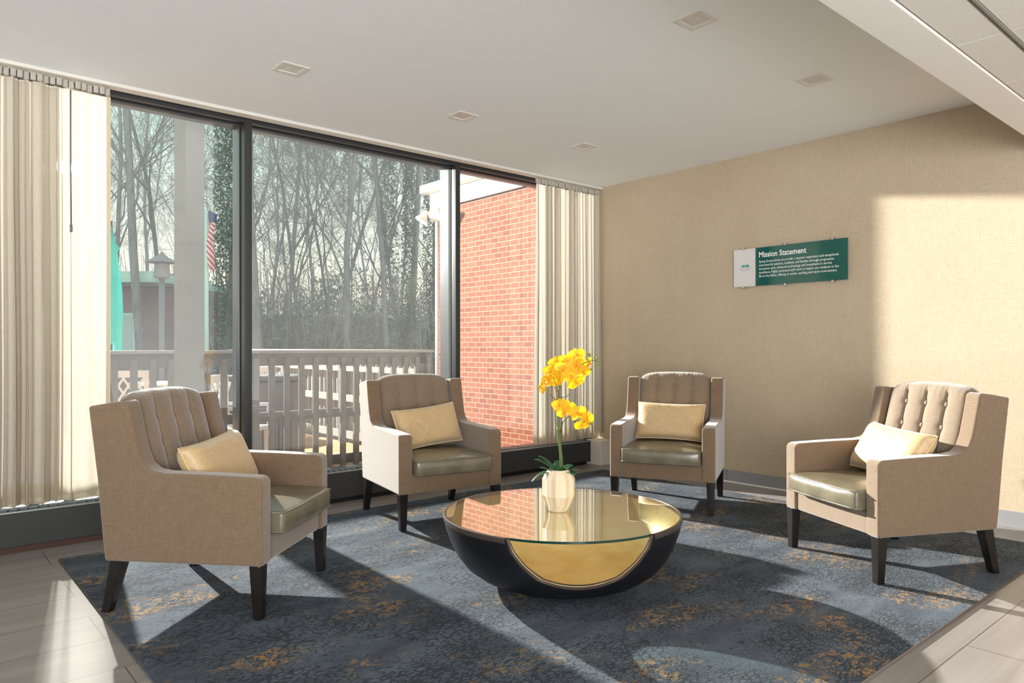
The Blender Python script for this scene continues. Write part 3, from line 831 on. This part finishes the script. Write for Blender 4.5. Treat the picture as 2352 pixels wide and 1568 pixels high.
fl = empty('floodlight', (XB - .04, 8.45, 2.98), 0, 'twin white floodlight lamps on a bracket at the brick corner', 'floodlight')
MB().box(-.02, .04, -.06, .06, -.10, .12).build('bracket', M['frame'], fl, smooth=False, bevel=.005)
for (dy, dx, tz) in ((-.06, -.17, 2.2), (.06, -.30, 2.7)):
    h = MB().lathe([(.03, 0), (.035, .05), (.07, .11), (.098, .15), (.098, .165)], 18).build('lamp_head', M['fascia'], fl, auto=50)
    h.location = (dx + .06, dy, .05); h.rotation_euler = (.4 if dy < 0 else -.2, -tz, 0)
    MB().lathe([(.001, .158), (.085, .158)], 18, capb=True, capt=False).build('lens', M['white_ac'], h)
MB().tube([(0, 0, .06), (-.12, -.04, .09), (-.2, .03, .06)], .016, 8).build('arm', M['fascia'], fl)
# posts of the canopy
pc = MB().box(1.660, 1.803, 5.72, 6.0, DZ, 3.3).build('porch_column', M['column'], None, smooth=False, bevel=.004, seg=1)
tag(pc, 'grey square porch column outside the first window', 'column')
# railings
def railing(name, A, B, label, sp, off=.06, capw=.14, post=None, bw=.026):
    A = Vector(A); B = Vector(B); L = (B - A).length; ang = math.atan2(B.y - A.y, B.x - A.x)
    root = empty(name, (A.x, A.y, DZ), ang, label, 'railing', None)
    MB().box(0, L, -capw / 2, capw / 2, 1.145, 1.172).build('top_cap', M['rail_sunlit'], root, smooth=False, bevel=.003, seg=1)
    MB().box(0, L, -.02, .02, 1.03, 1.143).build('upper_rail', M['rail'], root, smooth=False)
    MB().box(0, L, .022, .06, .52, .605).build('middle_rail', M['rail'], root, smooth=False)
    MB().box(0, L, .022, .06, .06, .15).build('lower_rail', M['rail'], root, smooth=False)
    first = None; x = off; k = 0
    while x < L:
        big = post and k % post == 0
        if first is None:
            first = MB().box(-bw, bw, -.055, -.021, .02, 1.10).build('baluster', M['rail'], root, smooth=False, bevel=.003, seg=1)
            first.location = (x, 0, 0)
        else:
            c = first.copy(); COL.objects.link(c); c.location = (x, 0, 0)
        x += sp; k += 1
    pm = None
    x = .03
    while x < L + .1:
        if pm is None: pm = MB().box(-.045, .045, -.02, .07, -.02, 1.143).build('post', M['rail'], root, smooth=False); pm.location = (x, 0, 0)
        else:
            c = pm.copy(); COL.objects.link(c); c.location = (x, 0, 0)
        x += 1.8
    return root
railing('deck_railing', (-1.2, 6.40), (4.35, 6.40), 'grey wooden deck railing parallel to the windows with wide balusters', .142, .10)
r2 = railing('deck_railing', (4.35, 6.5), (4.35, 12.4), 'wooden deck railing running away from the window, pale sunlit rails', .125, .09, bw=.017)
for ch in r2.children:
    if ch.name.startswith(('middle_rail', 'upper_rail', 'baluster', 'lower_rail')): ch.data.materials[0] = M['rail_sunlit']  # this run takes the paler copy with sunlight in its colour
MB().box(0, 5.9, .022, .06, .90, .965).build('second_rail', M['rail_sunlit'], r2, smooth=False)
# grey storage cabinet on the deck
cb = empty('deck_cabinet', (3.05, 7.65, DZ), math.radians(-40), 'dark grey resin storage cabinet standing on the deck behind the railing', 'cabinet')
MB().box(-.36, .36, -.28, .28, .06, .84).build('body', M['darkbox'], cb, smooth=False, bevel=.03)
MB().box(-.38, .38, -.30, .30, .845, .90).build('lid', M['darkbox'], cb, smooth=False, bevel=.02)
sl = MB()
for k in range(15): sl.box(-.30 + k * .042, -.28 + k * .042, -.292, -.275, .12, .40)
sl.build('slatted_panel', M['rail'], cb, smooth=False)
for sx in (-.3, .3):
    for sy in (-.22, .22): MB().box(sx - .03, sx + .03, sy - .03, sy + .03, 0, .065).build('foot', M['darkbox'], cb, smooth=False)
# garden chairs and table
def garden_chair():
    root = empty('garden_chair')
    b = MB().box(-.26, -.21, .2, .24, .42, .92).box(.21, .26, .2, .24, .42, .92).box(-.26, .26, .2, .24, .85, .93).box(-.24, .24, .2, .24, .44, .49)
    for k in range(-2, 3):
        for sgn in (1, -1):
            Mx = Matrix.Translation((k * .105, .22, .67)) @ Matrix.Rotation(sgn * .55, 4, 'Y')
            b.box(-.013, .013, -.012, .012, -.21, .21, Mx)
    b.build('lattice_back', M['wfurn'], root, smooth=False)
    MB().box(-.26, .26, -.26, .22, .40, .44).build('seat', M['wfurn'], root, smooth=False, bevel=.01)
    for sx in (-.28, .28): MB().box(sx - .025, sx + .025, -.26, .24, .62, .65).box(sx - .02, sx + .02, -.25, -.21, .40, .62).build('armrest', M['wfurn'], root, smooth=False)
    for sx in (-.23, .23):
        for sy in (-.23, .2): MB().box(sx - .02, sx + .02, sy - .02, sy + .02, 0, .40).build('leg', M['wfurn'], root, smooth=False)
    return root
gc = garden_chair()
gl = [((2.02, 9.35), 170, 'white lattice-back garden chair beside the folded teal parasol'), ((2.45, 6.95), 40, 'white lattice-back garden chair close behind the railing, left of the grey cabinet'), ((3.75, 9.9), 200, 'white lattice-back garden chair far out on the deck behind the patio table')]
for i, (p, a, lab) in enumerate(gl):
    o = gc if i == 0 else copy_tree(gc)
    o.location = (p[0], p[1], DZ); o.rotation_euler = (0, 0, math.radians(a)); tag(o, lab, 'garden chair', 'white garden chairs on the deck')
def patio_table():
    root = empty('patio_table')
    MB().lathe([(.44, .70), (.45, .705), (.45, .725), (.44, .73)], 32).build('table_top', M['wfurn'], root, auto=40)
    MB().lathe([(.03, .03), (.03, .70)], 12).build('pedestal', M['wfurn'], root)
    MB().lathe([(.24, 0), (.24, .03), (.05, .05)], 20).build('base', M['wfurn'], root, auto=40)
    return root
pt0 = patio_table()
for i, (p, lab) in enumerate([((3.35, 9.2), 'round white patio table behind the grey cabinet'), ((2.75, 10.3), 'round white patio table farthest out near the parasol')]):
    o = pt0 if i == 0 else copy_tree(pt0)
    o.location = (p[0], p[1], DZ); tag(o, lab, 'patio table', 'white patio tables')
# folded parasol
um = empty('folded_parasol', (2.05, 10.1, DZ), 0, 'folded teal parasol standing on the deck at the curtain edge', 'parasol')
def umf(u, v):
    a = 2 * PI * u; z = 2.72 - v * 1.62
    r = .02 + .085 * math.sin(min(1, v * 1.25) * PI * .62) * (1 + .35 * math.sin(5 * a + 4 * v)) + (.04 if .16 < v < .2 else 0)
    if v > .75: z += .16 * math.sin(3 * a) * (v - .75) * 4
    return (r * math.cos(a), r * math.sin(a), z)
MB().grid(umf, 60, 30).build('canopy', M['teal'], um, fix=False)
MB().tube([(0, 0, .05), (0, 0, 2.78)], .02, 10).build('pole', M['frame'], um)
MB().lathe([(.25, 0), (.25, .04), (.05, .09)], 24).build('base', M['darkbox'], um, auto=40)
# lamp post
lp = empty('lantern_post', (3.39, 12.95, -.75), 0, 'grey lamp post with a broad hat-shaped lantern roof', 'lamp post')
MB().tube([(0, 0, 0), (0, 0, 3.0)], .045, 10).build('post', M['lampm'], lp)
MB().lathe([(.10, 3.0), (.13, 3.03), (.12, 3.24), (.10, 3.26)], 12).build('lantern', M['lampm'], lp, auto=40)
MB().lathe([(.25, 3.265), (.24, 3.28), (.10, 3.36), (.03, 3.42), (.01, 3.45)], 20).build('lantern_roof', M['lampm'], lp, auto=50)
# flag pole and flag
fp = MB().tube([(4.62, 14.55, -.75), (4.62, 14.55, 3.78)], [.05, .035], 12).build('flagpole', M['pole'], None); tag(fp, 'pale mint flagpole right of the porch column', 'flagpole')
fg = MB().grid(lambda u, v: (.01 + .15 * u + .03 * math.sin(7 * v + 2 * u), .05 * math.sin(8 * u + 3 * v), 1.15 * (1 - v) - .12 * u), 14, 24).build('flag', M['flag'], None, fix=False)
fg.location = (4.62, 14.56, 2.66); fg.rotation_euler = (0, 0, math.radians(-40)); tag(fg, 'limp red and white striped flag with blue canton on the flagpole', 'flag')
# outbuilding
ob = empty('outbuilding', (3.45, 23.4, -.7), math.radians(-40.7), 'low flat-roofed brown outbuilding behind the deck at the left', 'building')
MB().box(-3.6, 3.6, 0, 4, 0, 3.45).build('wall', M['build'], ob, smooth=False)
MB().box(-3.8, 3.25, -.5, 4.2, 3.45, 3.55).build('roof_soffit', plain('dark_eave', (96, 94, 96), .8), ob, smooth=False)
MB().box(-3.8, 2.9, -.55, 4.2, 3.56, 3.86).build('roof_fascia', M['mint'], ob, smooth=False)
MB().box(-3.8, 2.2, 1.5, 4.2, 3.86, 4.05).build('roof_upper', plain('reddish_roof', (150, 110, 100), .9), ob, smooth=False)
wf = MB().box(1.2, 2.15, -.03, .0, 1.55, 2.75).build('window', M['mint'], ob, smooth=False)
MB().box(1.28, 1.64, -.04, -.03, 1.62, 2.68).box(1.71, 2.07, -.04, -.03, 1.62, 2.68).build('window_pane', plain('pale_pane', (150, 190, 190), .2), wf, smooth=False)

# ------------------------------------------------------------------ trees
def tree_mesh(name, seed, H, r0, mat, fork=.35, spread=.55, depth=5, straight=.8, minr=.0045):
    rnd = random.Random(seed); mb = MB(); cnt = [0]
    def branch(p, d, L, r, lev):
        if cnt[0] > 1300: return
        cnt[0] += 1
        n = 7 if lev == 0 else (5 if lev == 1 else 3)
        pts = [p.copy()]; rad = [r]; q = p.copy(); dd = d.copy()
        wob = .07 if lev == 0 else .16
        for i in range(n):
            dd = (dd + Vector((rnd.gauss(0, wob), rnd.gauss(0, wob), rnd.gauss(0, wob * .6) + (.05 if lev else .03)))).normalized()
            q = q + dd * (L / n); pts.append(q.copy()); rad.append(max(minr * .6, r * (1 - .62 * (i + 1) / n)))
        mb.tube(pts, rad, 6 if lev == 0 else (4 if lev == 1 else 3), caps=False)
        if lev >= depth: return
        nb = {0: 9, 1: 6, 2: 5, 3: 4, 4: 3}[lev]
        for k in range(nb):
            t = (fork + (1 - fork) * (k + rnd.random()) / nb) if lev == 0 else (.2 + .8 * (k + rnd.random()) / nb)
            idx = min(n - 1, int(t * n)); fr = t * n - idx
            bp = pts[idx].lerp(pts[idx + 1], fr)
            ax = Vector((rnd.gauss(0, 1), rnd.gauss(0, 1), rnd.gauss(0, .3)))
            base_d = (pts[idx + 1] - pts[idx]).normalized()
            side = ax - base_d * ax.dot(base_d); side.normalize()
            a = spread * (.7 + .6 * rnd.random())
            nd = (base_d * math.cos(a) + side * math.sin(a)).normalized()
            rr = max(minr, rad[idx] * (.42 + .2 * rnd.random()))
            branch(bp, nd, L * (.38 + .22 * rnd.random()) * (1.05 if lev else .9), rr, lev + 1)
    branch(Vector((0, 0, -.3)), Vector((rnd.gauss(0, .03), rnd.gauss(0, .03), 1)).normalized(), H, r0, 0)
    me = mb.mesh(name, False); me.shade_smooth(); me.materials.append(mat); return me
tms = [tree_mesh('bare_tree', s, h, r, M['bark'], f, sp) for s, h, r, f, sp in [(1, 12, .065, .15, .5), (2, 14, .085, .3, .5), (3, 10, .048, .12, .62), (4, 15, .115, .35, .45), (5, 11, .055, .2, .6)]]
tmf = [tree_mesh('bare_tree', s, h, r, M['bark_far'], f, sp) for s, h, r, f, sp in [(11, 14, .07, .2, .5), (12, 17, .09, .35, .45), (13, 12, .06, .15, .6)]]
CS, SN = math.cos(math.radians(49.315)), math.sin(math.radians(49.315))
def wpos(px, f):
    r = (px - 1176) / 1648 * f
    return r * SN + f * CS, -r * CS + f * SN
ivm = None
def ivy_mesh(seed, H, r):
    rnd = random.Random(seed); mb = MB()
    for k in range(4200):
        z = rnd.random() ** .8 * H; a = rnd.random() * 2 * PI; rr = r * (.4 + 1.5 * rnd.random() * (1 - .5 * z / H))
        c = Vector((rr * math.cos(a), rr * math.sin(a), z)); s = .018 + .03 * rnd.random()
        u = Vector((rnd.gauss(0, 1), rnd.gauss(0, 1), rnd.gauss(0, 1))).normalized(); w = u.orthogonal().normalized()
        mb.add([c - u * s, c + w * s * .7, c + u * s, c - w * s * .7], [(0, 1, 2, 3)])
    me = mb.mesh('ivy', False); me.materials.append(M['ivy']); return me
special = [  # px, dist, mesh, scale, label, ivy
    (598, 17, 3, 1.25, 'thick pale bare trunk right behind the first window mullion', 0),
    (655, 21, 0, 1.15, 'bare tree with a wide fan of forked branches left in the middle window', 0),
    (815, 18.5, 1, 1.2, 'tall straight bare tree in the middle of the middle window', 0),
    (893, 19, 1, 1.05, 'ivy-clad tree third from the right in the middle window', 1),
    (940, 21, 3, 1.0, 'tall ivy-covered tree near the brick wing, dense to the top', 1),
    (330, 19, 3, 1.1, 'broad bare tree behind the outbuilding at the left', 0),
    (520, 17.5, 0, 1.25, 'ivy-tangled tree between the flagpole and the first mullion', 1),
    (990, 24, 4, 1.2, 'leaning ivy-covered tree beside the roof corner of the brick wing', 1),
    (735, 19, 2, 1.25, 'slim bare tree left of the tall straight trunk', 0)]
ivs = ivy_mesh(3, 7.5, .17)
for k, (px, f, mi, s, lab, iv) in enumerate(special):
    x, y = wpos(px, f)
    o = link(bpy.data.objects.new('bare_tree', tms[mi])); o.location = (x, y, -.7); o.scale = (s, s, s); o.rotation_euler = (0, 0, k * 1.3)
    tag(o, lab, 'tree', 'single trees close behind the deck')
    if iv:
        i_ = link(bpy.data.objects.new('ivy', ivs), o); i_.rotation_euler = (0, 0, k)
for k in range(18):
    f = 25 + 11 * R.random(); px = -250 + (k + R.random()) / 18 * 1360
    x, y = wpos(px, f)
    o = link(bpy.data.objects.new('bare_tree', tms[R.randrange(5)])); s = .95 + .45 * R.random()
    o.location = (x, y, -.6); o.scale = (s, s, s); o.rotation_euler = (0, 0, R.random() * 6.28)
    tag(o, 'bare grey winter tree in the woodland belt behind the deck', 'tree', 'bare trees of the woodland belt')
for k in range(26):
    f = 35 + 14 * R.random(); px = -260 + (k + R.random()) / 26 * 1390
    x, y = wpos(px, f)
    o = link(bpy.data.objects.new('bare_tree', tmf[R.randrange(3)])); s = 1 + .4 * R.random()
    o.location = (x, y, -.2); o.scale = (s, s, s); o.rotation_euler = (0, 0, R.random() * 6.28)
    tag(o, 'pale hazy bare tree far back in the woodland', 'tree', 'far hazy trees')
# thicket: undergrowth nobody could count
th = MB(); rnd = random.Random(21)
for k in range(6800):
    f = 20 + 22 * rnd.random(); px = -200 + 1350 * rnd.random(); x, y = wpos(px, f)
    h = (1.2 + 3.6 * rnd.random() ** 1.6) * (f / 26); r = .006 + .020 * rnd.random() ** 2
    z0 = -.8; dx, dy = rnd.gauss(0, .22), rnd.gauss(0, .22)
    th.tube([(x, y, z0), (x + dx * .4, y + dy * .4, z0 + h * .5), (x + dx * 1.3, y + dy * 1.3, z0 + h)], [r * 1.4, r, r * .4], 3, caps=False)
sb = th; rnd = random.Random(22)
for k in range(34000):
    f = 21 + 20 * rnd.random(); px = -200 + 1350 * rnd.random(); x, y = wpos(px, f)
    hmax = 2.3 + 2.0 * noise.noise(Vector((px * .02, f * .15, 0))) + (.9 if 720 < px < 1000 else 0)
    z = -.8 + (hmax + .8) * rnd.random() ** .8 * f / 26
    s = .06 + .10 * rnd.random(); c = Vector((x, y, z))
    u = Vector((rnd.gauss(0, .5), rnd.gauss(0, .5), rnd.gauss(0, 1))).normalized(); w = u.orthogonal().normalized()
    sb.add([c - u * s, c + w * s * .45, c + u * s, c - w * s * .45], [(0, 1, 2, 3)])
o = sb.build('woodland_thicket', M['thicket'], None, fix=False, smooth=False); tag(o, 'dense grey-green thicket of stems and shrubs filling the lower woodland', 'undergrowth', None, 'stuff')

# ------------------------------------------------------------------ light
def world():
    t = NT('winter_sky', world=True)
    c = t.n('ShaderNodeTexCoord').outputs['Generated']
    sp = t.n('ShaderNodeSeparateXYZ', Vector=c).outputs
    sky = t.ramp(sp[2], [(0.0, lin((226, 222, 216))), (.08, lin((255, 244, 226))), (.22, lin((232, 248, 236))), (.40, lin((196, 242, 232))), (1.0, lin((214, 226, 232)))])
    # fill added to the sky: neutral and brighter on -Y, strongest below the horizon
    side = t.math('MULTIPLY', t.math('MAXIMUM', t.math('MULTIPLY', sp[1], -1.0), 0.0), 1.0)
    fac = t.ramp(side, [(.05, (0, 0, 0, 1)), (.35, (1, 1, 1, 1))])
    col = t.mix(fac, sky, (1.0, .985, .97, 1))
    dn = t.ramp(t.math('ADD', t.math('MULTIPLY', sp[2], -3.0), .5), [(.35, (0, 0, 0, 1)), (.8, (1, 1, 1, 1))])
    st = t.math('ADD', 1.2, t.math('MULTIPLY', fac, t.math('ADD', WUP, t.math('MULTIPLY', dn, WBACK))))
    bg = t.n('ShaderNodeBackground', Color=col, Strength=st)
    t.n('ShaderNodeOutputWorld', Surface=bg.outputs[0]); sc.world = t.m
WBACK = 2.8; WUP = -.35
world()
ld = bpy.data.lights.new('low_winter_sun', 'SPOT'); ld.energy = 1; ld.spot_size = math.radians(165); ld.spot_blend = .05; ld.shadow_soft_size = .07
ld.use_nodes = True; nt = ld.node_tree; nt.nodes.clear()
em = nt.nodes.new('ShaderNodeEmission'); em.inputs[0].default_value = (1, .955, .90, 1)
lf = nt.nodes.new('ShaderNodeLightFalloff'); lf.inputs[0].default_value = 205.0
lo_ = nt.nodes.new('ShaderNodeOutputLight'); nt.links.new(lf.outputs['Constant'], em.inputs[1]); nt.links.new(em.outputs[0], lo_.inputs[0])
lo = link(bpy.data.objects.new('low_winter_sun', ld)); lo.location = (2.0, 11.9, 3.7)
lo.rotation_euler = (Vector((.06, -1, -.12))).to_track_quat('-Z', 'Y').to_euler()
# broad area light added behind the viewer as fill for ceiling and walls
al = bpy.data.lights.new('fill_light', 'AREA'); al.shape = 'RECTANGLE'; al.size = 2.6; al.size_y = 1.6; al.energy = 235; al.color = (.93, .97, 1)
q = link(bpy.data.objects.new('fill_light', al)); q.location = (-.9, -1.9, 1.15); q.rotation_euler = Vector((4.2, 4.4, 2.9)).to_track_quat('-Z', 'Y').to_euler()

# ------------------------------------------------------------------ camera
cd = bpy.data.cameras.new('camera'); cam = link(bpy.data.objects.new('camera', cd))
cam.location = (0, 0, 1.1); cam.rotation_euler = (PI / 2, 0, math.radians(49.315 - 90))
cd.sensor_width = 36; cd.lens = 1648 / 2352 * 36; cd.shift_y = 13 / 2352; cd.clip_end = 300
sc.camera = cam
sc.view_settings.view_transform = 'Standard'; sc.view_settings.look = 'None'; sc.view_settings.exposure = 0
sc.cycles.max_bounces = 8; sc.cycles.diffuse_bounces = 4; sc.cycles.transparent_max_bounces = 12; sc.cycles.use_adaptive_sampling = True; sc.cycles.adaptive_threshold = .06; sc.cycles.use_light_tree = False; sc.cycles.adaptive_min_samples = 16; sc.cycles.glossy_bounces = 4
sc.cycles.caustics_reflective = False; sc.cycles.sample_clamp_indirect = 4.0; sc.cycles.use_denoising = True
